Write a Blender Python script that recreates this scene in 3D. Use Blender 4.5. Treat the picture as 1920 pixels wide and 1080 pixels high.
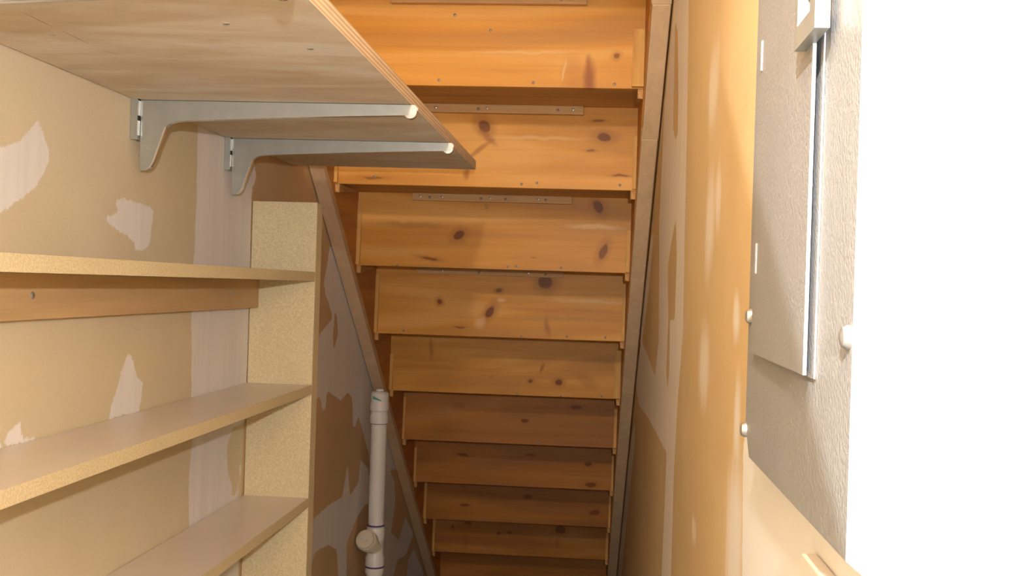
import bpy, bmesh, math, random
import numpy as np
from mathutils import Vector, Matrix

for o in list(bpy.data.objects): bpy.data.objects.remove(o)
SC = bpy.context.scene
COL = SC.collection
random.seed(4)

# ------------------------------------------------------------------ camera
FPX = 1950.0
YAW, PITCH, ROLL = math.atan(153 / 1950.0), -0.0012, 0.031
cy, sy, cp, sp = math.cos(YAW), math.sin(YAW), math.cos(PITCH), math.sin(PITCH)
FWD = Vector((-sy * cp, cy * cp, sp)); RGT0 = Vector((cy, sy, 0)); UP0 = RGT0.cross(FWD)
RGT = RGT0 * math.cos(ROLL) + UP0 * math.sin(ROLL)
UPV = -RGT0 * math.sin(ROLL) + UP0 * math.cos(ROLL)
EYE = Vector((0, 0, 1.5))
cd = bpy.data.cameras.new('camera'); cam = bpy.data.objects.new('camera', cd); COL.objects.link(cam)
cd.sensor_width = 36; cd.lens = 36 * FPX / 1920; cd.clip_start = 0.01
m = Matrix((RGT, UPV, -FWD)).transposed().to_4x4(); m.translation = EYE
cam.matrix_world = m
SC.camera = cam

# ------------------------------------------------------------------ light and exposure
SC.view_settings.view_transform = 'Standard'; SC.view_settings.look = 'None'
SC.view_settings.gamma = 1; SC.view_settings.use_curve_mapping = False
SC.view_settings.exposure = -0.12
W = bpy.data.worlds.new('world'); SC.world = W; W.use_nodes = True
W.node_tree.nodes['Background'].inputs[0].default_value = (0.85, 0.93, 1.0, 1)
W.node_tree.nodes['Background'].inputs[1].default_value = 0.10

def lamp(name, kind, loc, energy, color, aim=None, **kw):
    l = bpy.data.lights.new(name, kind); l.energy = energy; l.color = color
    for k, v in kw.items(): setattr(l, k, v)
    o = bpy.data.objects.new(name, l); COL.objects.link(o); o.location = loc
    if aim is not None: o.rotation_euler = Vector(aim).to_track_quat('-Z', 'Y').to_euler()
    return o
# daylight from the open doorway behind the photographer
lamp('doorway_daylight', 'AREA', (-0.27, -0.75, 1.25), 2.5, (0.92, 0.96, 1.0), (0, 1, 0), shape='RECTANGLE', size=0.72, size_y=1.9)
# warm ceiling bulb just above the photographer
lamp('ceiling_bulb', 'POINT', (-0.12, -0.05, 2.28), 47, (1.0, 0.84, 0.62), shadow_soft_size=0.04)
# the camera's own flash, above the lens
lamp('camera_flash', 'POINT', (0.06, -0.22, 1.60), 62, (0.97, 0.98, 1.0), shadow_soft_size=0.010)
# added spot, out of view: lights the panel down to a diagonal shadow edge
WL = Vector((-0.10, -0.30, 1.95))
P1 = Vector((0.118, 0.735, 1.545)); P2 = Vector((0.118, 0.475, 1.378))
u1 = (P1 - WL).normalized(); u2 = (P2 - WL).normalized()
mid = (u1 + u2).normalized(); away = (u1 - u2).cross(mid).normalized()
if away.z < 0: away = -away                  # towards the lit side
lamp('added_lamp_spot', 'SPOT', WL, 170, (1.0, 0.95, 0.92), (0.75, 0.62, -0.22), spot_size=math.radians(86), spot_blend=0.15, shadow_soft_size=0.0008)

# ------------------------------------------------------------------ pixel helper and mesh helpers
def ray(px, py): return FWD + RGT * ((px - 960) / FPX) - UPV * ((py - 540) / FPX)
def at(px, py, ax, v):
    d = ray(px, py); return EYE + d * ((v - EYE[ax]) / d[ax])

def obj(name, verts, faces, mat, parent=None, origin=None, mats=None, smooth=False):
    vs = [Vector(v) for v in verts]
    if origin is None:
        lo = Vector([min(v[i] for v in vs) for i in range(3)]); hi = Vector([max(v[i] for v in vs) for i in range(3)])
        origin = (lo + hi) / 2
    origin = Vector(origin)
    me = bpy.data.meshes.new(name); me.from_pydata([v - origin for v in vs], [], faces); me.update()
    bm = bmesh.new(); bm.from_mesh(me); bmesh.ops.recalc_face_normals(bm, faces=bm.faces); bm.to_mesh(me); bm.free()
    return link(name, me, mat, parent, origin, mats, smooth)
def link(name, me, mat, parent, origin, mats=None, smooth=False):
    if len(me.materials) == 0:
        for k in (mats or [mat]): me.materials.append(k)
    if smooth: me.polygons.foreach_set('use_smooth', [True] * len(me.polygons))
    o = bpy.data.objects.new(name, me); COL.objects.link(o)
    base = Vector((0, 0, 0))
    p = parent
    while p is not None: base += p.location; p = p.parent
    o.parent = parent; o.location = Vector(origin) - base
    return o
def box(name, x0, x1, y0, y1, z0, z1, mat, parent=None, bevel=0.0, mats=None, face_mat=None):
    v = [(x, y, z) for x in (x0, x1) for y in (y0, y1) for z in (z0, z1)]
    f = [(0, 1, 3, 2), (4, 6, 7, 5), (0, 4, 5, 1), (2, 3, 7, 6), (0, 2, 6, 4), (1, 5, 7, 3)]
    o = obj(name, v, f, mat, parent, mats=mats)
    if face_mat: face_mat(o.data)
    if bevel:
        bm = bmesh.new(); bm.from_mesh(o.data)
        bmesh.ops.bevel(bm, geom=list(bm.edges), offset=bevel, segments=2, affect='EDGES', profile=0.6)
        bm.to_mesh(o.data); bm.free()
    return o
def prism(name, poly, axis, a0, a1, mat, parent=None, bevel=0.0, origin=None):
    """extrude a 2D outline; axis 0: poly is (y,z), axis 1: (x,z), axis 2: (x,y)"""
    def mk(p, a): return [(a, p[0], p[1]), (p[0], a, p[1]), (p[0], p[1], a)][axis]
    n = len(poly)
    v = [mk(p, a0) for p in poly] + [mk(p, a1) for p in poly]
    f = [tuple(range(n)), tuple(range(n, 2 * n))] + [(i, (i + 1) % n, n + (i + 1) % n, n + i) for i in range(n)]
    o = obj(name, v, f, mat, parent, origin=origin)
    if bevel:
        bm = bmesh.new(); bm.from_mesh(o.data)
        bmesh.ops.bevel(bm, geom=list(bm.edges), offset=bevel, segments=2, affect='EDGES', profile=0.6)
        bm.to_mesh(o.data); bm.free()
    return o
def lathe(name, prof, centre, direction, mat, parent=None, seg=28, smooth=True):
    """prof: list of (radius, height along direction)"""
    d = Vector(direction).normalized(); a = d.orthogonal().normalized(); b = d.cross(a); c = Vector(centre)
    v, f = [], []
    for r, h in prof:
        for k in range(seg):
            t = 2 * math.pi * k / seg; v.append(c + d * h + (a * math.cos(t) + b * math.sin(t)) * r)
    for i in range(len(prof) - 1):
        for k in range(seg):
            f.append((i * seg + k, i * seg + (k + 1) % seg, (i + 1) * seg + (k + 1) % seg, (i + 1) * seg + k))
    f.append(tuple(range(seg))); f.append(tuple((len(prof) - 1) * seg + k for k in range(seg)))
    o = obj(name, v, f, mat, parent, origin=c)
    if smooth:
        o.data.polygons.foreach_set('use_smooth', [len(p.vertices) == 4 for p in o.data.polygons])
        o.data.set_sharp_from_angle(angle=math.radians(35))
    return o
def empty(name, loc, label=None, cat=None, group=None):
    o = bpy.data.objects.new(name, None); COL.objects.link(o); o.location = loc; o.empty_display_size = 0.05
    tag(o, label, cat, group); return o
def tag(o, label=None, cat=None, group=None, kind=None):
    if label: o['label'] = label
    if cat: o['category'] = cat
    if group: o['group'] = group
    if kind: o['kind'] = kind
    return o

# ------------------------------------------------------------------ materials
class NT:
    def __init__(s, name):
        s.m = bpy.data.materials.new(name); s.m.use_nodes = True; s.t = s.m.node_tree
        s.b = s.t.nodes['Principled BSDF']
        s.tc = s.t.nodes.new('ShaderNodeTexCoord')
    def n(s, typ, **kw):
        x = s.t.nodes.new(typ)
        for k, v in kw.items(): setattr(x, k, v)
        return x
    def l(s, a, b): s.t.links.new(a, b)
    def mapping(s, scale=(1, 1, 1), loc=(0, 0, 0), rot=(0, 0, 0), typ='POINT', src=None):
        x = s.n('ShaderNodeMapping', vector_type=typ)
        x.inputs['Location'].default_value = loc; x.inputs['Rotation'].default_value = rot; x.inputs['Scale'].default_value = scale
        s.l(src or s.tc.outputs['Object'], x.inputs['Vector']); return x.outputs[0]
    def noise(s, vec, scale=5, detail=4, rough=0.55, dist=0.0):
        x = s.n('ShaderNodeTexNoise'); x.inputs['Scale'].default_value = scale; x.inputs['Detail'].default_value = detail
        x.inputs['Roughness'].default_value = rough; x.inputs['Distortion'].default_value = dist
        s.l(vec, x.inputs['Vector']); return x.outputs['Fac']
    def ramp(s, fac, stops):
        x = s.n('ShaderNodeValToRGB'); e = x.color_ramp.elements
        while len(e) < len(stops): e.new(0.5)
        for k, (p, c) in enumerate(stops): e[k].position = p; e[k].color = (*c, 1)
        s.l(fac, x.inputs[0]); return x.outputs[0]
    def rng(s, v, a, b, c=0.0, d=1.0, smooth=True):
        x = s.n('ShaderNodeMapRange'); x.interpolation_type = 'SMOOTHSTEP' if smooth else 'LINEAR'
        for i, q in enumerate((a, b, c, d)): x.inputs[1 + i].default_value = q
        s.l(v, x.inputs[0]); return x.outputs[0]
    def mix(s, fac, a, b, mode='MIX'):
        x = s.n('ShaderNodeMix', data_type='RGBA', blend_type=mode)
        for sock, v in ((x.inputs[0], fac), (x.inputs[6], a), (x.inputs[7], b)):
            if isinstance(v, (int, float)): sock.default_value = v
            elif isinstance(v, tuple): sock.default_value = (*v, 1)
            else: s.l(v, sock)
        return x.outputs[2]
    def math(s, op, a, b=None):
        x = s.n('ShaderNodeMath', operation=op)
        for i, v in enumerate((a, b)):
            if v is None: continue
            if isinstance(v, (int, float)): x.inputs[i].default_value = v
            else: s.l(v, x.inputs[i])
        return x.outputs[0]
    def length(s, v):
        x = s.n('ShaderNodeVectorMath', operation='LENGTH'); s.l(v, x.inputs[0]); return x.outputs['Value']
    def bump(s, h, strength=0.2, dist=0.002):
        x = s.n('ShaderNodeBump'); x.inputs['Strength'].default_value = strength; x.inputs['Distance'].default_value = dist
        s.l(h, x.inputs['Height']); s.l(x.outputs[0], s.b.inputs['Normal'])
    def done(s, col, rough=0.6, metal=0.0, spec=0.5):
        if isinstance(col, tuple): s.b.inputs['Base Color'].default_value = (*col, 1)
        else: s.l(col, s.b.inputs['Base Color'])
        if isinstance(rough, (int, float)): s.b.inputs['Roughness'].default_value = rough
        else: s.l(rough, s.b.inputs['Roughness'])
        s.b.inputs['Metallic'].default_value = metal; s.b.inputs['Specular IOR Level'].default_value = spec
        return s.m

def wood(name, light, dark, axis=0, grain=1.0, seed=0.0, knots=(), rough=0.5, contrast=(0.3, 0.7), streak=0.35, bump=0.06, pale=None):
    """boards: grain runs along the given local axis; knots: (x, z, a, b, angle, strength, kind)"""
    t = NT(name)
    sc = [22 * grain] * 3; sc[axis] = 1.1 * grain
    base = t.mapping(tuple(sc), (seed * 3.1, seed * 1.7, seed * 2.3))
    n1 = t.noise(base, 1.6, 5, 0.62, 0.6)
    sc2 = [150 * grain] * 3; sc2[axis] = 3.0 * grain
    n2 = t.noise(t.mapping(tuple(sc2), (seed, seed * 5, 0)), 1.0, 2, 0.5)
    sc3 = [9] * 3; sc3[axis] = 1.3
    n3 = t.noise(t.mapping(tuple(sc3), (seed * 7, 0, seed * 2)), 1.0, 2, 0.5, 0.8)
    c = t.ramp(n1, [(contrast[0], dark), (contrast[1], light)])
    c = t.mix(t.rng(n3, 0.42, 0.68, 0, streak), c, tuple(min(1, q * 0.62 + 0.02 * k) for k, q in enumerate(dark)))
    if pale:
        c = t.mix(t.rng(n3, 0.52, 0.32, 0, 0.55), c, pale)
    c = t.mix(t.rng(n2, 0.5, 0.85, 0, 0.25), c, tuple(q * 0.55 for q in dark))
    if knots:
        wob = t.n('ShaderNodeTexNoise'); wob.inputs['Scale'].default_value = 28; wob.inputs['Detail'].default_value = 2
        t.l(t.tc.outputs['Object'], wob.inputs['Vector'])
        sub = t.n('ShaderNodeVectorMath', operation='MULTIPLY_ADD'); t.l(wob.outputs['Color'], sub.inputs[0])
        sub.inputs[1].default_value = (0.012, 0, 0.012); sub.inputs[2].default_value = (-0.006, 0, -0.006)
        add = t.n('ShaderNodeVectorMath', operation='ADD'); t.l(t.tc.outputs['Object'], add.inputs[0]); t.l(sub.outputs[0], add.inputs[1])
        for (x, z, a, b, ang, st, kind) in knots:
            L = t.length(t.mapping((a, 1000, b), (x, 0, z), (0, ang, 0), 'TEXTURE', add.outputs[0]))
            red = (0.30, 0.095, 0.02) if kind == 'r' else (0.19, 0.058, 0.010)
            if kind == 'w':
                c = t.mix(t.rng(L, 1.0, 0.2, 0, st), c, (0.80, 0.55, 0.30)); continue
            if kind == 'k': c = t.mix(t.rng(L, 2.6, 0.8, 0, 0.6 * st), c, (0.38, 0.145, 0.028))
            c = t.mix(t.rng(L, 1.1, 0.7 if kind == 'k' else 0.2, 0, st), c, red)
    t.bump(n2, bump, 0.001)
    return t.done(c, rough, 0, 0.2)

def particle(name, a, b, rough=0.75):
    t = NT(name); n = t.noise(t.tc.outputs['Object'], 420, 3, 0.7)
    n2 = t.noise(t.tc.outputs['Object'], 9, 3, 0.5)
    c = t.ramp(n, [(0.36, tuple(q * 0.86 for q in a)), (0.5, a), (0.66, b)])
    c = t.mix(t.rng(n2, 0.45, 0.75, 0, 0.25), c, tuple(q * 0.8 for q in a))
    t.bump(n, 0.12, 0.0006); return t.done(c, rough, 0, 0.25)

def plain(name, col, rough=0.5, metal=0.0, var=0.06, scale=30, bump=0.0):
    t = NT(name); n = t.noise(t.tc.outputs['Object'], scale, 3)
    c = t.mix(t.rng(n, 0.3, 0.7), tuple(q * (1 - var) for q in col), tuple(min(1, q * (1 + var)) for q in col))
    if bump: t.bump(n, bump, 0.001)
    return t.done(c, rough, metal)

def drywall(name, paper, paper2, mud, far_light_tint=None, primer=None):
    t = NT(name)
    big = t.noise(t.tc.outputs['Object'], 2.2, 4, 0.6); fine = t.noise(t.tc.outputs['Object'], 260, 2)
    pc = t.mix(t.rng(big, 0.35, 0.65), paper, paper2)
    if far_light_tint:                                   # warmer light past the taped joint, painted in as browner paper
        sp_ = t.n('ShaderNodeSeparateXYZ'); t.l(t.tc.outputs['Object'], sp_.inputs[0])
        pc = t.mix(t.rng(sp_.outputs[1], 1.955, 1.965), pc, t.mix(t.rng(big, 0.35, 0.65), far_light_tint, tuple(q * 1.12 for q in far_light_tint)))
    pc = t.mix(t.rng(fine, 0.35, 0.75, 0, 0.12), pc, tuple(q * 0.7 for q in paper))
    st = t.noise(t.mapping((1, 25, 1.6)), 2.0, 4, 0.65)
    mc = t.mix(t.rng(st, 0.3, 0.7), tuple(q * 0.95 for q in mud), tuple(min(1, q * 1.02) for q in mud))
    if primer:                                  # the near end of the wall is primed white
        sq_ = t.n('ShaderNodeSeparateXYZ'); t.l(t.tc.outputs['Object'], sq_.inputs[0])
        mc = t.mix(t.rng(sq_.outputs[1], 1.0, 0.96), mc, primer)
    edge = t.noise(t.mapping((1, 1.3, 0.7)), 60, 6, 0.78); edge2 = t.noise(t.mapping((1, 9, 1.6)), 6, 3, 0.6)
    h = t.n('ShaderNodeAttribute', attribute_name='mud_hard'); s_ = t.n('ShaderNodeAttribute', attribute_name='mud_soft')
    sd = t.math('ADD', h.outputs['Fac'], t.math('MULTIPLY', t.math('SUBTRACT', edge, 0.5), 0.018))
    fh = t.rng(sd, 0.0012, -0.0012, 0, 1)
    ss = t.math('ADD', s_.outputs['Fac'], t.math('MULTIPLY', t.math('SUBTRACT', edge2, 0.5), 0.9))
    fs = t.rng(ss, 0.45, -0.65, 0, 0.75)
    f = t.math('MAXIMUM', fh, fs)
    c = t.mix(f, pc, mc)
    t.bump(st, 0.05, 0.001)
    return t.done(c, 0.85, 0, 0.2)

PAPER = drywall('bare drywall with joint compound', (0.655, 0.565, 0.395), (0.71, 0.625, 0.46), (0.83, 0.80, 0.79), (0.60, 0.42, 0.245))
PAPER_R = drywall('bare drywall with feathered joint compound', (0.62, 0.45, 0.245), (0.68, 0.51, 0.29), (0.82, 0.745, 0.67), None, (0.80, 0.79, 0.80))
PINE_D = wood('pine tread', (0.64, 0.36, 0.13), (0.48, 0.25, 0.08), 0, 1.0, 3.3, rough=0.55)
PINE_W = wood('pine wedge', (0.74, 0.44, 0.14), (0.60, 0.31, 0.08), 2, 1.5, 5.1, rough=0.55)
PINE_E = wood('pine end grain', (0.68, 0.40, 0.16), (0.40, 0.19, 0.06), 1, 5.0, 1.1, rough=0.7)
PINE_S = wood('stained pine stringer', (0.60, 0.27, 0.065), (0.42, 0.165, 0.036), 1, 1.0, 8.2, rough=0.5)
CLEAT = wood('fir cleat', (0.70, 0.45, 0.21), (0.57, 0.34, 0.15), 0, 2.0, 2.2, rough=0.6)
FURR = wood('weathered furring wood', (0.72, 0.53, 0.34), (0.62, 0.44, 0.275), 1, 1.0, 4.4, rough=0.8, streak=0.2)
BIRCH = wood('birch cleat', (0.66, 0.46, 0.25), (0.56, 0.37, 0.19), 1, 1.3, 6.0, rough=0.5, streak=0.25)
def plywood():
    t = NT('plywood veneer')
    n1 = t.noise(t.mapping((2.2, 7, 1), (3.1, 1.2, 0)), 1.6, 5, 0.62, 0.8)
    n2 = t.noise(t.mapping((5, 90, 1)), 1.0, 3, 0.6)
    n3 = t.noise(t.mapping((3.0, 9, 1), (7.7, 4.4, 0)), 1.5, 4, 0.6, 1.0)
    c = t.ramp(n1, [(0.32, (0.63, 0.53, 0.41)), (0.5, (0.71, 0.625, 0.51)), (0.66, (0.80, 0.76, 0.69))])
    c = t.mix(t.rng(n3, 0.56, 0.74, 0, 0.5), c, (0.58, 0.44, 0.28))
    c = t.mix(t.rng(n2, 0.5, 0.85, 0, 0.25), c, (0.52, 0.40, 0.27))
    cx_, cy_ = (-0.661 - 0.262) / 2, (0.30 + 2.235) / 2
    for (x0, y0, x1, y1) in ((30, 17, 110, 56), (105, 53, 175, 86), (185, 94, 240, 106)):   # splits in the veneer
        p, q = at(x0, y0, 2, 1.751), at(x1, y1, 2, 1.751); d = q - p; m_ = (p + q) / 2
        L = t.length(t.mapping((d.length / 2, 0.0011, 1000), (m_.x - cx_, m_.y - cy_, 0), (0, 0, math.atan2(d.y, d.x)), 'TEXTURE'))
        c = t.mix(t.rng(L, 1.0, 0.5, 0, 0.7), c, (0.36, 0.20, 0.09))
    t.bump(n2, 0.05, 0.001)
    return t.done(c, 0.7, 0, 0.2)
PLY = plywood()
PARTICLE = particle('particle board', (0.66, 0.56, 0.35), (0.76, 0.66, 0.45))
def ply_edge():
    t = NT('plywood edge'); sep = t.n('ShaderNodeSeparateXYZ'); t.l(t.tc.outputs['Object'], sep.inputs[0])
    w = t.math('SINE', t.math('MULTIPLY', sep.outputs[2], 2 * math.pi / 0.0052))
    n = t.noise(t.mapping((30, 4, 30)), 3, 3)
    c = t.mix(t.rng(w, -0.3, 0.5), (0.60, 0.43, 0.28), (0.84, 0.70, 0.54)); c = t.mix(t.rng(n, 0.4, 0.7, 0, 0.3), c, (0.45, 0.27, 0.14))
    return t.done(c, 0.7, 0, 0.3)
PLYEDGE = ply_edge()
LAM = plain('pale laminate', (0.76, 0.68, 0.62), 0.28, 0, 0.02, 6)
ZINC = plain('zinc plated steel', (0.40, 0.415, 0.39), 0.42, 0.65, 0.05, 40)
ZINC_B = plain('bright zinc steel', (0.80, 0.81, 0.80), 0.25, 0.9, 0.04, 40)
SLOT = plain('slot shadow', (0.02, 0.02, 0.02), 0.9)
NAIL = plain('dull nail head', (0.26, 0.21, 0.16), 0.5, 0.6)
SCREW = plain('zinc screw', (0.50, 0.50, 0.48), 0.35, 0.8)
PVC = plain('white pvc', (0.80, 0.77, 0.74), 0.35, 0, 0.02, 8)
PVC2 = plain('cream pvc', (0.76, 0.69, 0.55), 0.4, 0, 0.03, 8)
PURPLE = plain('purple primer', (0.10, 0.05, 0.22), 0.5)
GREEN = plain('green label print', (0.10, 0.35, 0.28), 0.6)
def enamel(name, col):
    t = NT(name); n = t.noise(t.mapping((300, 300, 260)), 1.3, 3, 0.6); n2 = t.noise(t.mapping((1, 14, 4)), 3, 3)
    c = t.mix(t.rng(n2, 0.35, 0.7, 0, 0.35), col, tuple(q * 0.86 for q in col))
    t.bump(n, 0.55, 0.0012); return t.done(c, 0.42, 0, 0.5)
GREY = enamel('grey panel enamel', (0.275, 0.278, 0.285))
WHITEP = plain('ivory plastic plate', (0.80, 0.68, 0.60), 0.35, 0, 0.01)
CONC = plain('concrete floor', (0.36, 0.33, 0.30), 0.8, 0, 0.12, 5)
CEIL = plain('white ceiling', (0.75, 0.72, 0.68), 0.9)

# ------------------------------------------------------------------ the room
XL, XR = -0.665, 0.133
def sdf(poly, Y, Z):
    p = np.array(poly, float); d = np.full(Y.shape, 1e9); inside = np.zeros(Y.shape, bool)
    for i in range(len(p)):
        a, b = p[i], p[(i + 1) % len(p)]
        ey, ez = b - a; wy, wz = Y - a[0], Z - a[1]
        t = np.clip((wy * ey + wz * ez) / max(ey * ey + ez * ez, 1e-12), 0, 1)
        d = np.minimum(d, (wy - ey * t) ** 2 + (wz - ez * t) ** 2)
        c = ((a[1] > Z) != (b[1] > Z))
        with np.errstate(divide='ignore', invalid='ignore'):
            xi = a[0] + (Z - a[1]) / (ez if ez != 0 else 1e-12) * ey
        inside ^= c & (Y < xi)
    return np.where(inside, -1, 1) * np.sqrt(d)
def wall(name, x, thick, ys, zs, mat, hard, soft, holes=(), label=None):
    ys = np.array(ys); zs = np.array(zs); Y, Z = np.meshgrid(ys, zs, indexing='ij')
    ny, nz = len(ys), len(zs)
    v = np.stack([np.full(Y.size, x), Y.ravel(), Z.ravel()], 1)
    idx = np.arange(ny * nz).reshape(ny, nz)
    q = np.stack([idx[:-1, :-1], idx[1:, :-1], idx[1:, 1:], idx[:-1, 1:]], -1).reshape(-1, 4)
    bx = [(x + thick * s, yy, zz) for s in (0.01, 1) for yy in (ys[0], ys[-1]) for zz in (zs[0], zs[-1])]
    n = len(v); v = np.concatenate([v, np.array(bx)])
    f = [tuple(int(k) for k in r) for r in q] + [tuple(n + k for k in t) for t in [(0, 1, 3, 2), (4, 6, 7, 5), (0, 4, 5, 1), (2, 3, 7, 6), (0, 2, 6, 4), (1, 5, 7, 3)]]
    me = bpy.data.meshes.new(name); me.from_pydata(v.tolist(), [], f); me.update()
    dh = np.full(Y.shape, 1.0)
    for p in hard: dh = np.minimum(dh, sdf(p, Y, Z))
    for p in holes: dh = np.maximum(dh, -sdf(p, Y, Z))
    ds = np.full(Y.shape, 5.0)
    for (yc, zc, ry, rz) in soft:
        ds = np.minimum(ds, np.sqrt(((Y - yc) / ry) ** 2 + ((Z - zc) / rz) ** 2) - 1)
    for nm, arr, pad in (('mud_hard', dh, 1.0), ('mud_soft', ds, 5.0)):
        a = me.attributes.new(nm, 'FLOAT', 'POINT'); a.data.foreach_set('value', np.concatenate([arr.ravel(), np.full(8, pad)]).astype(np.float32))
    o = link(name, me, mat, None, (0, 0, 0)); tag(o, kind='structure'); return o
def onL(pts): return [tuple(at(px, py, 0, XL)[1:]) for px, py in pts]
def onR(pts): return [tuple(at(px, py, 0, XR)[1:]) for px, py in pts]
def axisvals(a, b, c, d, fine, coarse):
    return sorted(set([round(q, 5) for q in list(np.arange(a, b, coarse)) + list(np.arange(b, c, fine)) + list(np.arange(c, d + 1e-6, coarse))] + [d]))

mudL = [onL(p) for p in [
    [(-60, 290), (0, 276), (33, 267), (76, 222), (77, 237), (94, 293), (85, 322), (67, 352), (22, 385), (0, 400), (-60, 430)],
    [(218, 369), (219, 399), (204, 401), (198, 415), (237, 441), (252, 456), (255, 473), (280, 465), (285, 419), (289, 391), (244, 375)],
    [(371, 230), (369, 360), (365, 467), (361, 500), (359, 590), (359, 741), (361, 830), (354, 897), (354, 981), (350, 1090), (447, 1090),
     (447, 925), (453, 869), (449, 866), (445, 920), (434, 936), (436, 911), (427, 886), (426, 834), (436, 802), (460, 790), (466, 600), (472, 355), (481, 333), (474, 293), (470, 250)],
    [(243, 654), (230, 690), (202, 786), (262, 772), (268, 719), (258, 708), (250, 680)],
    [(39, 786), (7, 821), (-20, 835), (-20, 842), (70, 824), (69, 818), (44, 818), (42, 800)],
    [(618, 462), (614, 495), (607, 530), (611, 554), (618, 573), (624, 597), (603, 622), (589, 647), (560, 680), (560, 760), (588, 749), (600, 745), (605, 770), (611, 769), (612, 738),
     (616, 734), (639, 751), (652, 736), (660, 745), (662, 800), (666, 800), (672, 779), (691, 850), (700, 930), (720, 880), (740, 880), (760, 880), (700, 640), (640, 470)],
    [(560, 1000), (584, 977), (616, 947), (642, 932), (652, 869), (656, 930), (672, 905), (676, 861), (690, 880), (700, 940), (684, 947), (669, 970), (650, 1019), (650, 1090), (635, 1090), (631, 1030),
     (616, 1022), (600, 1030), (590, 1037), (584, 1060), (575, 1090), (560, 1090)],
    [(722, 862), (740, 905), (741, 940), (733, 1000), (748, 1012), (760, 970), (775, 1000), (762, 1040), (745, 1050), (735, 1090), (715, 1090), (716, 950)],
    [(776, 1028), (765, 1050), (762, 1090), (800, 1090)]]]
holeL = [onL(p) for p in [[(628, 583), (632, 596), (634, 628), (626, 655), (624, 640)]]]
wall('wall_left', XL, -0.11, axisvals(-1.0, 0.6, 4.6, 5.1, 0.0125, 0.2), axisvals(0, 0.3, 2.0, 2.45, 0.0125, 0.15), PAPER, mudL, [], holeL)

mudR = [onR(p) for p in [
    [(1420, 600), (1393, 852), (1391, 1090), (1700, 1090), (2600, 1090), (2600, -400), (1440, -200)],
    [(1292, -30), (1288, 250), (1284, 430), (1281, 620), (1270, 760), (1263, 900), (1258, 1090), (1240, 1090), (1246, 950), (1250, 849), (1216, 784), (1198, 760),
     (1190, 712), (1203, 640), (1212, 660), (1228, 705), (1235, 640), (1236, 480), (1236, 420), (1240, 330), (1246, 200), (1268, -30)],
    [(1222, 440), (1226, 440), (1215, 560), (1204, 640), (1200, 640), (1207, 560)],
    [(1182, 830), (1190, 790), (1190, 830), (1180, 930), (1164, 1090), (1151, 1090), (1170, 940)],
    ]]
holeR = [onR(p) for p in [[(1266, 40), (1271, 60), (1272, 180), (1271, 250), (1266, 262), (1262, 240), (1264, 150)],
    [(1267, 410), (1269, 480), (1265, 600), (1256, 600), (1255, 690), (1252, 730), (1249, 700), (1253, 600), (1252, 500), (1258, 460)]]]
def sr(px, py0, py1, wpx):
    a, b = at(px - wpx, (py0 + py1) / 2, 0, XR), at(px + wpx, (py0 + py1) / 2, 0, XR)
    c, d = at(px, py0, 0, XR), at(px, py1, 0, XR)
    return ((a[1] + b[1]) / 2, (c[2] + d[2]) / 2, abs(a[1] - b[1]) / 2, abs(c[2] - d[2]) / 2)
softR = [sr(1338, 90, 240, 9), sr(1331, 320, 520, 8), sr(1347, 310, 430, 5), sr(1320, 610, 770, 9), sr(1381, 550, 640, 7), sr(1382, 700, 880, 6), sr(1301, 965, 1025, 4), sr(1376, 850, 1200, 16)]
wall('wall_right', XR, 0.11, axisvals(-1.0, 0.3, 4.6, 5.1, 0.0125, 0.2), axisvals(0, 0.3, 2.1, 2.45, 0.0125, 0.15), PAPER_R, mudR, softR, holeR)
tag(box('floor', XL - 0.11, XR + 0.11, -1.0, 5.1, -0.1, 0, CONC), kind='structure')
tag(box('ceiling', XL - 0.11, XR + 0.11, -1.0, 1.66, 2.45, 2.55, CEIL), kind='structure')

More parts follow.
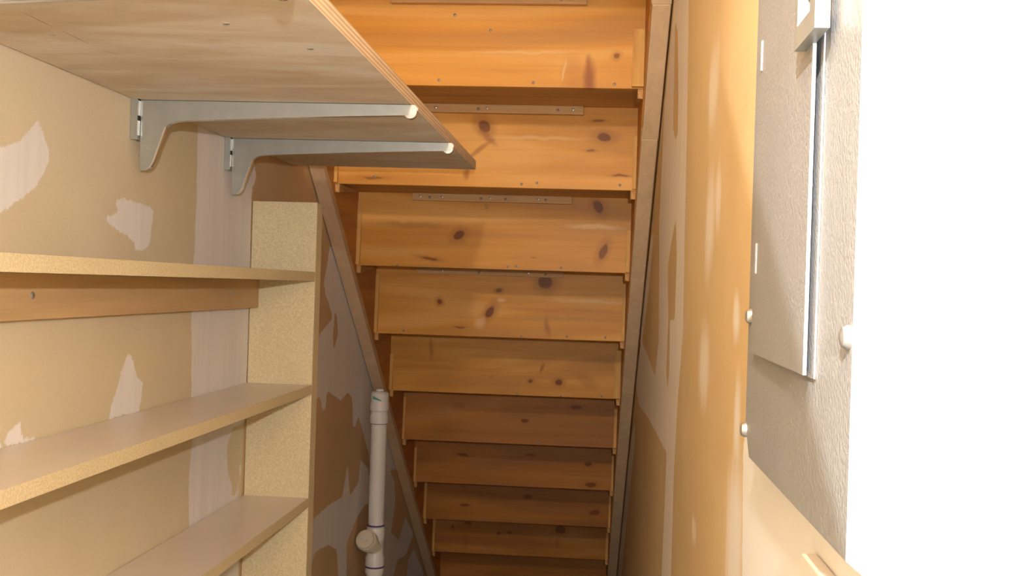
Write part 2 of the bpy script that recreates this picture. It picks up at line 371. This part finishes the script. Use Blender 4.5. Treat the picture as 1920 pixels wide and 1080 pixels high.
# ------------------------------------------------------------------ staircase seen from below
RUN, RISE = 0.254, 0.1901
Y1, Z1 = 0.254 * 8.67, 1.9245
SL, SR = -0.627, 0.091
def Yn(n): return Y1 + RUN * (n - 1)
def Zn(n): return Z1 - RISE * (n - 1)
NZ = RUN / math.hypot(RUN, RISE)
def line(y, off): return Z1 - (y - Y1) * RISE / RUN - off / NZ
st = empty('staircase', ((SL + SR) / 2, 4.85, 0), 'amber pine staircase seen from below, risers and treads between two sloping stringers', 'staircase')
K = {  # knots by riser in photo pixels: x, y, half width, half height, angle, strength, kind
 1: [(1105, 150, 15, 46, 0.0, 0.95, 'r'), (1103, 120, 6, 22, 0.0, 0.6, 'r'), (1156, 105, 6, 5, 0, 0.8, 'k'), (1075, 140, 30, 45, 0, 0.3, 'r'), (1058, 130, 3, 30, 0.2, 0.5, 'w'), (980, 98, 140, 4, 0, 0.4, 'w')],
 2: [(908, 237, 10, 14, -0.6, 0.9, 'k'), (915, 258, 28, 9, 0.7, 0.6, 'r'), (900, 280, 34, 6, -0.6, 0.6, 'r'), (874, 325, 8, 14, 0.2, 0.7, 'r'), (1133, 258, 15, 8, 0, 1, 'k'), (1122, 226, 12, 2, 0, 0.7, 'k'), (1108, 282, 8, 2, 0, 0.7, 'k'), (1165, 329, 16, 2, 0, 0.7, 'k'), (700, 333, 20, 2, 0, 0.6, 'k'), (1010, 259, 120, 5, 0, 0.4, 'w')],
 3: [(860, 441, 11, 8, -0.5, 1, 'k'), (1122, 388, 8, 14, -0.5, 0.85, 'k'), (1131, 471, 7, 15, 0.35, 0.85, 'k'), (806, 485, 16, 2.5, 0.15, 0.8, 'k'), (1000, 484, 9, 2, 0, 0.6, 'r'), (1115, 425, 70, 7, 0, 0.6, 'w'), (780, 422, 90, 8, 0, 0.45, 'r'), (913, 388, 5, 5, 0, 0.4, 'r')],
 4: [(1023, 528, 14, 13, 0, 0.9, 'k'), (935, 545, 6, 4, 0, 0.8, 'k'), (824, 566, 5, 5, 0, 0.9, 'k'), (918, 585, 7, 13, 0.6, 1, 'k'), (1026, 612, 7, 24, -0.2, 0.55, 'r'), (862, 613, 9, 1.5, 0, 0.8, 'k'), (940, 563, 12, 6, 0, 0.6, 'w'), (900, 605, 12, 16, 0.6, 0.5, 'w'), (1100, 565, 90, 5, 0, 0.5, 'w')],
 5: [(808, 655, 6, 26, -0.1, 0.5, 'r'), (1017, 690, 4, 12, 0.5, 0.7, 'r'), (994, 713, 4, 3, 0, 0.9, 'k'), (1048, 716, 7, 5, 0, 1, 'k'), (920, 708, 5, 3, 0, 0.4, 'r'), (1100, 715, 30, 15, 0.5, 0.3, 'r')],
 6: [(984, 789, 7, 4, 0, 1, 'k'), (1080, 763, 12, 4, 0, 0.9, 'k'), (860, 760, 20, 8, 0, 0.4, 'r')],
 7: [(868, 853, 12, 3, 0.1, 0.8, 'k'), (1103, 870, 7, 4, 0, 0.9, 'k'), (1108, 909, 11, 5, 0, 0.9, 'k'), (995, 853, 12, 3, 0, 0.6, 'k')],
 8: [(990, 932, 9, 5, 0, 0.9, 'k'), (872, 947, 10, 3, 0, 0.8, 'k'), (1115, 961, 11, 5, 0, 0.9, 'k'), (868, 912, 8, 3, 0, 0.6, 'r')],
 9: [(1050, 993, 10, 8, 0, 0.9, 'k'), (955, 998, 5, 3, 0, 0.9, 'k'), (935, 1000, 4, 3, 0, 0.9, 'k'), (848, 988, 3, 3, 0, 0.9, 'k'), (877, 981, 8, 3, 0, 0.8, 'k'), (1045, 1018, 6, 10, 0, 0.5, 'r'), (872, 1015, 8, 18, 0, 0.4, 'r')],
}
NAILS = {1: [(823, 150), (1000, 155), (1152, 158), (853, 28), (920, 57)], 2: [(978, 345), (1007, 343), (1162, 347), (702, 331)], 3: [(745, 498), (953, 500), (968, 499), (1052, 502), (1174, 490)],
         4: [(757, 620), (977, 631), (1063, 631), (1135, 633)], 5: [(970, 738), (1052, 742), (1128, 743)], 6: [(1010, 830)], 7: [(803, 903), (935, 908)], 8: [(905, 974), (1105, 984)], 9: [(835, 1033), (927, 1038), (1003, 1041), (1100, 1043)]}
nail_me = None
SCREW_ME = {}
def head(name, loc, direction, r, h, mat, parent):
    key = (r, h, mat.name, tuple(direction))
    if key in SCREW_ME: return link(name, SCREW_ME[key], mat, parent, loc)
    o = lathe(name, [(r, 0), (r, h * 0.5), (r * 0.7, h)], loc, direction, mat, parent, seg=10)
    SCREW_ME[key] = o.data; return o
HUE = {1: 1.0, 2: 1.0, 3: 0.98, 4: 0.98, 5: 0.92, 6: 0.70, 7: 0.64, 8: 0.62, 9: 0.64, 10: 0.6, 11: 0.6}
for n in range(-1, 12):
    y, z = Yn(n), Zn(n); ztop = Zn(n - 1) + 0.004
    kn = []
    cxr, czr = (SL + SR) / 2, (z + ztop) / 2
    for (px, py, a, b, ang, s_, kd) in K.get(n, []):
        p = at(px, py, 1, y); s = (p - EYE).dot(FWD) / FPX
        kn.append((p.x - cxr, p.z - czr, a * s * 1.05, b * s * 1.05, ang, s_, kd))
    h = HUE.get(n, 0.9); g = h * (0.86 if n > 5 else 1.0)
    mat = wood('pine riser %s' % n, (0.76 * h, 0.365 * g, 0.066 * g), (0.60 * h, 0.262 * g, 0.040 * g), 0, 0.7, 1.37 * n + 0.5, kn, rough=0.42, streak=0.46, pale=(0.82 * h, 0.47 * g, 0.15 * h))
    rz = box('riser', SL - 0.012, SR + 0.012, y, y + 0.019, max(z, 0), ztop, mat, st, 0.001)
    for (px, py) in NAILS.get(n, []):
        p = at(px, py, 1, y); head('nail_head', (p.x, y + 0.0005, p.z), (0, -1, 0), 0.0034, 0.0012, NAIL, rz)
    if n < 11:
        box('tread', SL - 0.012, SR + 0.012, y + 0.0195, y + RUN + 0.045, z + 0.0035, z + 0.034, PINE_D, st, 0.004)
# stringers with sloping undersides, and the furring strips nailed below them
def slope_poly(y0, y1, o0, o1):
    lo = [(y0, line(y0, o0)), (y1, line(y1, o0))]; hi = [(y1, line(y1, o1)), (y0, line(y0, o1))]
    pts = lo + hi; out = []
    for i, p in enumerate(pts):                       # clip at the floor
        q = pts[(i + 1) % 4]
        if p[1] >= 0: out.append(p)
        if (p[1] >= 0) != (q[1] >= 0):
            t = p[1] / (p[1] - q[1]); out.append((p[0] + t * (q[0] - p[0]), 0.0))
    return out
for (a, b) in ((XL + 0.001, SL), (SR, XR - 0.001)):
    prism('stringer', slope_poly(1.35, 5.0, 0.02, -0.27), 0, a, b, PINE_S, st)
def yline(px, py, off):
    d = ray(px, py); nrm = Vector((0, RISE, RUN)); p0 = Vector((0, Y1, line(Y1, off))); return (EYE + d * ((p0 - EYE).dot(nrm) / d.dot(nrm))).y
ya, yb = yline(1235, 9, 0.042), yline(1222, 262, 0.042)
for (a, b, s, e) in ((SR + 0.001, XR - 0.003, 1.35, ya - 0.001), (SR + 0.003, XR - 0.004, ya + 0.001, yb - 0.001), (SR + 0.002, XR - 0.005, yb + 0.001, 5.0), (XL + 0.003, SL - 0.001, 1.35, 5.0)):
    prism('furring_strip', slope_poly(s, e, 0.042, 0.0205), 0, a, b, FURR, st, 0.0012)
# wedges that lock riser and tread ends in the stringers
for n in range(0, 10):
    y, z = Yn(n), Zn(n)
    for side, xe in ((-1, SL), (1, SR)):
        hgt = random.uniform(0.10, 0.15); wd = random.uniform(0.007, 0.011)
        if (n, side) == (1, 1): hgt, wd = 0.125, 0.024
        if (n, side) == (5, 1): hgt, wd = 0.15, 0.020
        if (n, side) in ((3, -1), (4, -1)): wd = 0.010; hgt = 0.17
        x0, x1 = (xe, xe + wd) if side < 0 else (xe - wd, xe)
        prism('riser_wedge', [(y - 0.011, z + 0.003), (y - 0.0005, z + 0.003), (y - 0.0005, z + hgt), (y - 0.004, z + hgt)], 0, x0, x1, PINE_W, st)
        # thick end of the wedge under the tread, its end grain showing
        x0, x1 = (xe, xe + 0.011) if side < 0 else (xe - 0.011, xe)
        prism('tread_wedge', [(y + 0.004, z - 0.020), (y + 0.004, z + 0.0), (y + 0.19, z + 0.003), (y + 0.19, z - 0.004)], 0, x0, x1, PINE_E, st)
# fixing cleats under the treads
for n, xa, xb, hh, scr in ((1, 720, 1088, 0.021, [(758, 4), (890, 5), (1032, 4), (1052, 4)]), (2, 760, 1088, 0.020, [(817, 202), (897, 203), (913, 203), (1046, 206), (1075, 207)]),
                       (3, 772, 1072, 0.019, [(788, 368), (806, 368), (829, 367), (902, 369), (920, 370), (948, 370), (1010, 371), (1023, 372)]), (4, 785, 1060, 0.018, [(829, 509), (898, 511), (991, 515), (1023, 516)]), (5, 940, 1066, 0.012, [])):
    y = Yn(n); zt = Zn(n - 1) + 0.0032
    x0, x1 = at(xa, 400, 1, y - 0.018).x, at(xb, 400, 1, y - 0.018).x
    c = box('cleat', x0, x1, y - 0.018, y - 0.0005, zt - hh, zt, CLEAT, st, 0.001)
    for k, (px, py) in enumerate(scr):
        p = at(px, py, 1, y - 0.018); head('screw', (p.x, y - 0.0182, zt - hh * (0.45 + 0.1 * (k % 2))), (0, -1, 0), 0.0036, 0.0014, SCREW if k % 2 == 0 else NAIL, c)

# ------------------------------------------------------------------ particle board shelving on the left wall
XF = -0.536
PY = 1.971
su = empty('shelf_unit', ((XL + XF) / 2, 1.2, 0), 'particle board shelf unit with pale laminate shelves along the patched left wall', 'shelves')
box('upright_panel', XL + 0.001, XF, PY, PY + 0.04, 0, 1.651, PARTICLE, su, 0.0015)
box('upright_panel', XL + 0.001, XF, 0.26, 0.298, 0, 1.651, PARTICLE, su, 0.0015)
def top_lam(me):
    for p in me.polygons:
        if p.normal.z > 0.9: p.material_index = 1
for k, zt in enumerate((1.517, 1.2985, 1.0800, 0.62, 0.12)):
    s = box('shelf', XL + 0.001, XF, 0.2985, PY - 0.0005, zt - 0.0180, zt, PARTICLE, su, 0.0008, mats=[PARTICLE, LAM], face_mat=top_lam)
    xb = XL + 0.019
    if k < 4:
        c = box('support_cleat', XL + 0.001, xb, 0.31, PY - 0.001, zt - 0.0183 - (0.054 if k == 0 else 0.030), zt - 0.0183, BIRCH, su, 0.001)
        if k == 0:
            p = at(60, 554, 0, xb); head('screw', (xb, p.y, p.z), (1, 0, 0), 0.0045, 0.002, SCREW, c)
            p = at(432, 549, 0, xb); head('screw', (xb, p.y, p.z), (1, 0, 0), 0.003, 0.002, SCREW, c)

# ------------------------------------------------------------------ plywood shelf on steel brackets
ZA = 1.751
ps = empty('plywood_shelf', ((XL - 0.262) / 2, 1.3, ZA), 'wide plywood shelf seen from below, resting on steel brackets', 'shelf')
def ply_mats(me):
    for p in me.polygons:
        if abs(p.normal.z) < 0.5: p.material_index = 1
board = box('board', XL + 0.004, -0.262, 0.30, 2.235, ZA, ZA + 0.0185, PLY, ps, 0, mats=[PLY, PLYEDGE], face_mat=ply_mats)
for (px, py) in ((424, 44), (97, 65), (582, 91)):
    p = at(px, py, 2, ZA); head('nail_head', (p.x, p.y, ZA), (0, 0, -1), 0.0035, 0.001, SCREW, ps)
# bracket outline in x,z read at the plane of the middle bracket
BP = [(264, 193), (700, 191.5), (768, 190), (778, 193), (782, 201), (781, 210), (774, 216), (640, 218), (520, 221), (356, 226), (329, 228), (318, 232), (311, 238), (288, 302), (282, 313), (274, 318.5), (262, 319.5)]
BY = 1.440
bpts = [(at(px, py, 1, BY).x, at(px, py, 1, BY).z) for px, py in BP]
zt = ZA - 0.0008
bpts = [(x, min(z, zt)) for x, z in bpts]; bpts[0] = (bpts[0][0], zt); bpts[1] = (bpts[1][0], zt); bpts[2] = (bpts[2][0], zt)
def bracket(y, label):
    r = empty('shelf_bracket', (bpts[0][0], y, bpts[-1][1]), label, 'bracket', 'steel brackets under the plywood shelf')
    prism('arm', bpts, 1, y, y + 0.0022, ZINC, r, 0.0004)
    # folded flange: the second web, and the rounded nose between them
    web = [(x, z) for x, z in bpts if z > ZA - 0.045]
    prism('web', [p for p in web], 1, y + 0.0085, y + 0.0105, ZINC, r, 0.0004)
    low = bpts[5:13]
    v, f = [], []
    for (x, z) in low: v += [(x, y + 0.0018, z), (x, y + 0.0088, z), (x, y + 0.0018, z + 0.0016), (x, y + 0.0088, z + 0.0016)]
    for i in range(len(low) - 1):
        a = 4 * i; b = a + 4; f += [(a, a + 1, b + 1, b), (a + 2, b + 2, b + 3, a + 3), (a, b, b + 2, a + 2), (a + 1, a + 3, b + 3, b + 1)]
    f += [(0, 2, 3, 1), (4 * len(low) - 4, 4 * len(low) - 3, 4 * len(low) - 1, 4 * len(low) - 2)]
    obj('flange', v, f, ZINC_B, r)
    xs = bpts[0][0]
    nx = bpts[3][0]
    lathe('nose', [(0.0092, 0), (0.0098, 0.001), (0.0098, 0.0095), (0.0092, 0.0105)], (nx - 0.0065, y + 0.0001, ZA - 0.0108), (0, 1, 0), ZINC_B, r, 20)
    # raised edge of the leg and the stamped mark
    lg = bpts[12:16]
    v, f = [], []
    for (x, z) in lg: v += [(x - 0.0016, y - 0.0012, z), (x + 0.0012, y - 0.0012, z), (x + 0.0012, y + 0.006, z), (x - 0.0016, y + 0.006, z)]
    for i in range(len(lg) - 1):
        for k in range(4): f.append((4 * i + k, 4 * i + (k + 1) % 4, 4 * i + 4 + (k + 1) % 4, 4 * i + 4 + k))
    f += [(0, 1, 2, 3), tuple(4 * len(lg) - 4 + k for k in range(4))]
    obj('leg_edge', v, f, ZINC_B, r)
    mk = [(0, 0), (0, 1), (0, 2), (0.9, 1.5), (1.2, 0), (1.9, 0), (2.6, 2), (3, 2), (2.7, 1), (3, 0.9), (2.7, 0), (0.5, 0), (0.5, 2.2)]
    vv, ff = [], []
    for i, (a, b) in enumerate(mk):
        cx_, cz_ = xs + 0.007 + a * 0.0036, bpts[-1][1] + 0.0285 + b * 0.0042
        for q in [(-1, -1), (1, -1), (1, 1), (-1, 1)]: vv.append((cx_ + q[0] * 0.0006, y - 0.0004, cz_ + q[1] * 0.0007))
        ff.append(tuple(4 * i + k for k in range(4)))
        for q in [(-1, -1), (1, -1), (1, 1), (-1, 1)]: pass
    me_o = obj('stamped_mark', vv, ff, ZINC_B, r)
    return r
def standard(y, label):
    x0, x1 = XL + 0.001, bpts[0][0] - 0.001
    zb = at(255, 262.5, 1, BY).z
    r = empty('slotted_standard', ((x0 + x1) / 2, y, zb), label, 'shelf upright', 'slotted uprights behind the brackets')
    U = [(x0, y - 0.007), (x1, y - 0.007), (x1, y + 0.017), (x0, y + 0.017), (x0, y + 0.015), (x1 - 0.002, y + 0.015), (x1 - 0.002, y - 0.005), (x0, y - 0.005)]
    top = min(2.3, line(y + 0.017, 0.05) - 0.01)
    prism('channel', U, 2, zb, top, ZINC, r)
    for k in range(10):
        for dy in (-0.0022,):
            z0 = zb + 0.006 + k * 0.0285
            if z0 + 0.018 > ZA + 0.3: break
            box('slot', x1 - 0.0001, x1 + 0.0012, y + dy - 0.004, y + dy + 0.0035, z0, z0 + 0.021, ZINC_B, r)
            box('slot_gap', x1 - 0.0001, x1 + 0.0011, y + dy - 0.004, y + dy + 0.0035, z0 + 0.0212, z0 + 0.0280, SLOT, r)
    return r
for y, la, lb in ((0.834, 'zinc bracket nearest the camera, cut by the top edge at left', 'slotted steel upright out of sight behind the nearest bracket'),
                  (1.440, 'long zinc shelf bracket in the middle, with a rounded tip', 'short end of slotted steel upright behind the middle bracket'),
                  (1.818, 'zinc shelf bracket farthest along the wall, by the shelf unit upright', 'short end of slotted steel upright behind the farthest bracket')):
    bracket(y, la)
    if y > 1: standard(y, lb)

# ------------------------------------------------------------------ pvc drain pipe with cleanout
px0, py0, pr = -0.6125, 3.0, 0.0232
pp = empty('drain_pipe', (px0, py0, 0), 'white plastic drain pipe with capped top and side cleanout, standing at the left wall', 'pipe')
def pz(y): return at(708, y, 1, py0).z
zc = [pz(735), pz(793), pz(986), pz(1050)]
lathe('pipe', [(pr, 0), (pr, zc[0] - 0.05)], (px0, py0, 0), (0, 0, 1), PVC, pp)
t0 = zc[1]
H = zc[0] - t0
lathe('vent_cap', [(0.0262, 0), (0.0268, 0.004), (0.0268, H * 0.26), (0.0245, H * 0.31), (0.0245, H * 0.38), (0.0275, H * 0.42), (0.0275, H * 0.62), (0.0255, H * 0.66), (0.0255, H * 0.72), (0.0262, H * 0.76), (0.0262, H * 0.96), (0.022, H * 1.02), (0.012, H * 1.04), (0.0115, H * 1.10), (0.006, H * 1.13)], (px0, py0, t0), (0, 0, 1), PVC, pp)
for zz, mt in ((t0 - 0.002, PURPLE), (zc[2], PURPLE), (pz(1063), PURPLE)):
    r0 = pr + 0.0012 if zz > pz(1040) else 0.0282
    lathe('primer_ring', [(r0 - 0.0003, 0), (r0, 0.0005), (r0, 0.0045), (r0 - 0.0003, 0.005)], (px0, py0, zz), (0, 0, 1), mt, pp)
obj('label_print', [(px0 - 0.015, py0 - 0.0268, t0 + H * 0.80), (px0 + 0.010, py0 - 0.0268, t0 + H * 0.74), (px0 + 0.010, py0 - 0.0268, t0 + H * 0.765), (px0 - 0.015, py0 - 0.0268, t0 + H * 0.90)], [(0, 1, 2, 3)], GREEN, pp)
zw = zc[2] - 0.003
wy = lathe('wye_fitting', [(0.0272, -0.135), (0.0278, -0.13), (0.0278, -0.085), (0.0245, -0.08), (0.0245, -0.038), (0.0272, -0.034), (0.0272, -0.002), (0.0262, 0)], (px0, py0, zw), (0, 0, 1), PVC, pp)
bd = Vector((-0.28, -0.80, 0.52)).normalized()
b0 = Vector((px0, py0, zw - 0.060))
lathe('cleanout_branch', [(0.0245, 0), (0.0245, 0.040), (0.0300, 0.042), (0.0310, 0.062), (0.0300, 0.064)], b0, bd, PVC2, pp)
pl = lathe('cleanout_plug', [(0.0285, 0), (0.0285, 0.006), (0.026, 0.009), (0.019, 0.0095)], b0 + bd * 0.0642, bd, PVC2, pp)
sd_ = bd.cross(Vector((0, 0, 1))).normalized(); su_ = sd_.cross(bd).normalized(); c = b0 + bd * 0.0738
v = []
for a in (-0.011, 0.011):
    for b in (-0.0035, 0.0035):
        for h in (0, 0.006): v.append(c + sd_ * a + su_ * (b + a * 0.3) + bd * h)
obj('plug_bar', v, [(0, 1, 3, 2), (4, 6, 7, 5), (0, 4, 5, 1), (2, 3, 7, 6), (0, 2, 6, 4), (1, 5, 7, 3)], PVC, pl)

# ------------------------------------------------------------------ breaker panel and wall plate on the right wall
XC = 0.118                                   # cover face
def pw(px, py, x=XC): p = at(px, py, 0, x); return p.y, p.z
bp = empty('breaker_panel', (XR, 0.65, 1.44), 'grey steel breaker panel cover with a small door on the right wall', 'breaker panel')
ynear, zbot = pw(1584, 1064); ynear -= 0.008; zbot -= 0.004; yfar = pw(1398, 700)[0]
ztop = 2.22
def cover():
    o = [(yfar - 0.022, zbot), (yfar, zbot + 0.022), (yfar, ztop), (ynear, ztop), (ynear, zbot)]
    cy_, cz_ = (yfar + ynear) / 2, (zbot + ztop) / 2
    def inset(p, d): return (p[0] + (d if p[0] < cy_ else -d), p[1] + (d if p[1] < cz_ else -d))
    rings = [(XR - 0.0005, [inset(p, -0.001) for p in o]), (XR - 0.006, o), (XC, [inset(p, 0.007) for p in o])]
    v, f = [], []
    for x, r in rings: v += [(x, a, b) for a, b in r]
    n = len(o)
    for i in range(2):
        for k in range(n): f.append((i * n + k, i * n + (k + 1) % n, (i + 1) * n + (k + 1) % n, (i + 1) * n + k))
    f += [tuple(range(n)), tuple(2 * n + k for k in range(n))]
    return obj('cover', v, f, GREY, bp)
cv = cover()
XD = XC - 0.004                              # door face, standing a little open on the near side
df, dz0 = pw(1411, 661, XC - 0.002); dn, _ = pw(1512, 703, XD)
dz1 = 2.12
v = []
for (yy, xx) in ((df, XC - 0.0012), (dn, XD + 0.0)):
    for zz in (dz0, dz1):
        for dx in (0, 0.002): v.append((xx - dx, yy, zz))
dr = obj('door', v, [(0, 1, 3, 2), (4, 6, 7, 5), (0, 4, 5, 1), (2, 3, 7, 6), (0, 2, 6, 4), (1, 5, 7, 3)], GREY, bp)
box('door_rim', XC - 0.0012, XC - 0.0002, dn - 0.0045, df + 0.002, dz0 - 0.0015, dz1 + 0.002, GREY, bp)
for (px, py) in ((1428, 105), (1417, 485)):
    y_, z_ = pw(px, py, XC - 0.004)
    lathe('hinge', [(0.0012, -0.011), (0.0017, -0.0105), (0.0017, 0.0105), (0.0012, 0.011)], (XC - 0.0030, y_, z_), (0, 0, 1), GREY, dr, 12)
# latch: a small frame with a sliding tab
y0_, z0_ = pw(1496, 97, XD - 0.006); y1_, _ = pw(1534, 80, XD - 0.006)
zt_ = z0_ + 0.075
fr = [(y1_, z0_ , y0_, z0_ + 0.012), (y1_, zt_ - 0.012, y0_, zt_), (y0_ - 0.007, z0_ + 0.012, y0_, zt_ - 0.012), (y1_, z0_ + 0.012, y1_ + 0.013, zt_ - 0.012)]
v, f = [], []
for (a, b, c_, d_) in fr:
    k = len(v); v += [(x, y, z) for x in (XD - 0.008, XD - 0.0005) for y in (a, c_) for z in (b, d_)]
    f += [tuple(k + q for q in t) for t in [(0, 1, 3, 2), (4, 6, 7, 5), (0, 4, 5, 1), (2, 3, 7, 6), (0, 2, 6, 4), (1, 5, 7, 3)]]
la = obj('latch', v, f, ZINC, dr)
box('latch_tab', XD - 0.006, XD - 0.001, y1_ + 0.0135, y0_ - 0.0075, z0_ + 0.030, z0_ + 0.055, ZINC_B, la, 0.001)
for (px, py) in ((1401, 593), (1391, 805), (1580, 632)):
    y_, z_ = pw(px, py, XC - 0.003)
    y_ = min(y_, yfar - 0.010)
    s = lathe('cover_screw', [(0.0058, 0), (0.0058, 0.002), (0.0045, 0.0045), (0.002, 0.0055)], (XC + 0.001, y_, z_), (-1, 0, 0), SCREW, bp, 16)
yp, zp = pw(1500, 1031, XR - 0.009)
wp = empty('wall_plate', (XR, yp - 0.058, zp - 0.114), 'ivory wall plate just under the breaker panel', 'wall plate')
rr = 0.008
def rrect(y0, y1, z0, z1, r):
    pts = []
    for (cy_, cz_, a0) in ((y1 - r, z1 - r, 0), (y0 + r, z1 - r, 90), (y0 + r, z0 + r, 180), (y1 - r, z0 + r, 270)):
        for k in range(5):
            t = math.radians(a0 + 22.5 * k); pts.append((cy_ + r * math.cos(t), cz_ + r * math.sin(t)))
    return pts
prism('plate', rrect(yp - 0.116, yp, zp - 0.114, zp, rr), 0, XR - 0.009, XR - 0.0005, WHITEP, wp, 0.0015)
for k in (0, 1):
    yc = yp - 0.035 - 0.046 * k
    rk = prism('rocker_switch', rrect(yc - 0.0165, yc + 0.0165, zp - 0.09, zp - 0.024, 0.003), 0, XR - 0.012, XR - 0.0091, WHITEP, wp, 0.001)

# ------------------------------------------------------------------ added lamp, out of view: its flap shaped to cast the panel's diagonal shadow
wk = empty('added_lamp', (WL.x, WL.y, WL.z), 'added lamp with a shadow-casting flap, unseen behind the camera', 'lamp')
e1, e2 = WL + u1 * 0.22, WL + u2 * 0.22
ed = (e1 - e2).normalized(); f0, f1 = e1 + ed * 0.16, e2 - ed * 0.14
dn_ = -away * 0.13; tk = mid * 0.0015
obj('shadow_flap', [f0, f1, f1 + dn_, f0 + dn_, f0 + tk, f1 + tk, f1 + dn_ + tk, f0 + dn_ + tk], [(0, 1, 2, 3), (4, 5, 6, 7), (0, 1, 5, 4), (1, 2, 6, 5), (2, 3, 7, 6), (3, 0, 4, 7)], ZINC, wk)
aim = Vector((0.75, 0.62, -0.22)).normalized()
lathe('added_reflector', [(0.012, -0.05), (0.022, -0.045), (0.030, -0.02), (0.032, -0.012), (0.0325, -0.012)], WL, aim, ZINC, wk)
lathe('added_lamp_arm', [(0.006, 0), (0.006, 0.46)], WL - aim * 0.045, (-0.02, -0.02, 1), ZINC, wk, 12)
v0 = (f0 + dn_ * 0.9); v1 = WL - aim * 0.03
lathe('added_flap_stay', [(0.002, 0), (0.002, (v0 - v1).length)], v1, v0 - v1, ZINC, wk, 8)
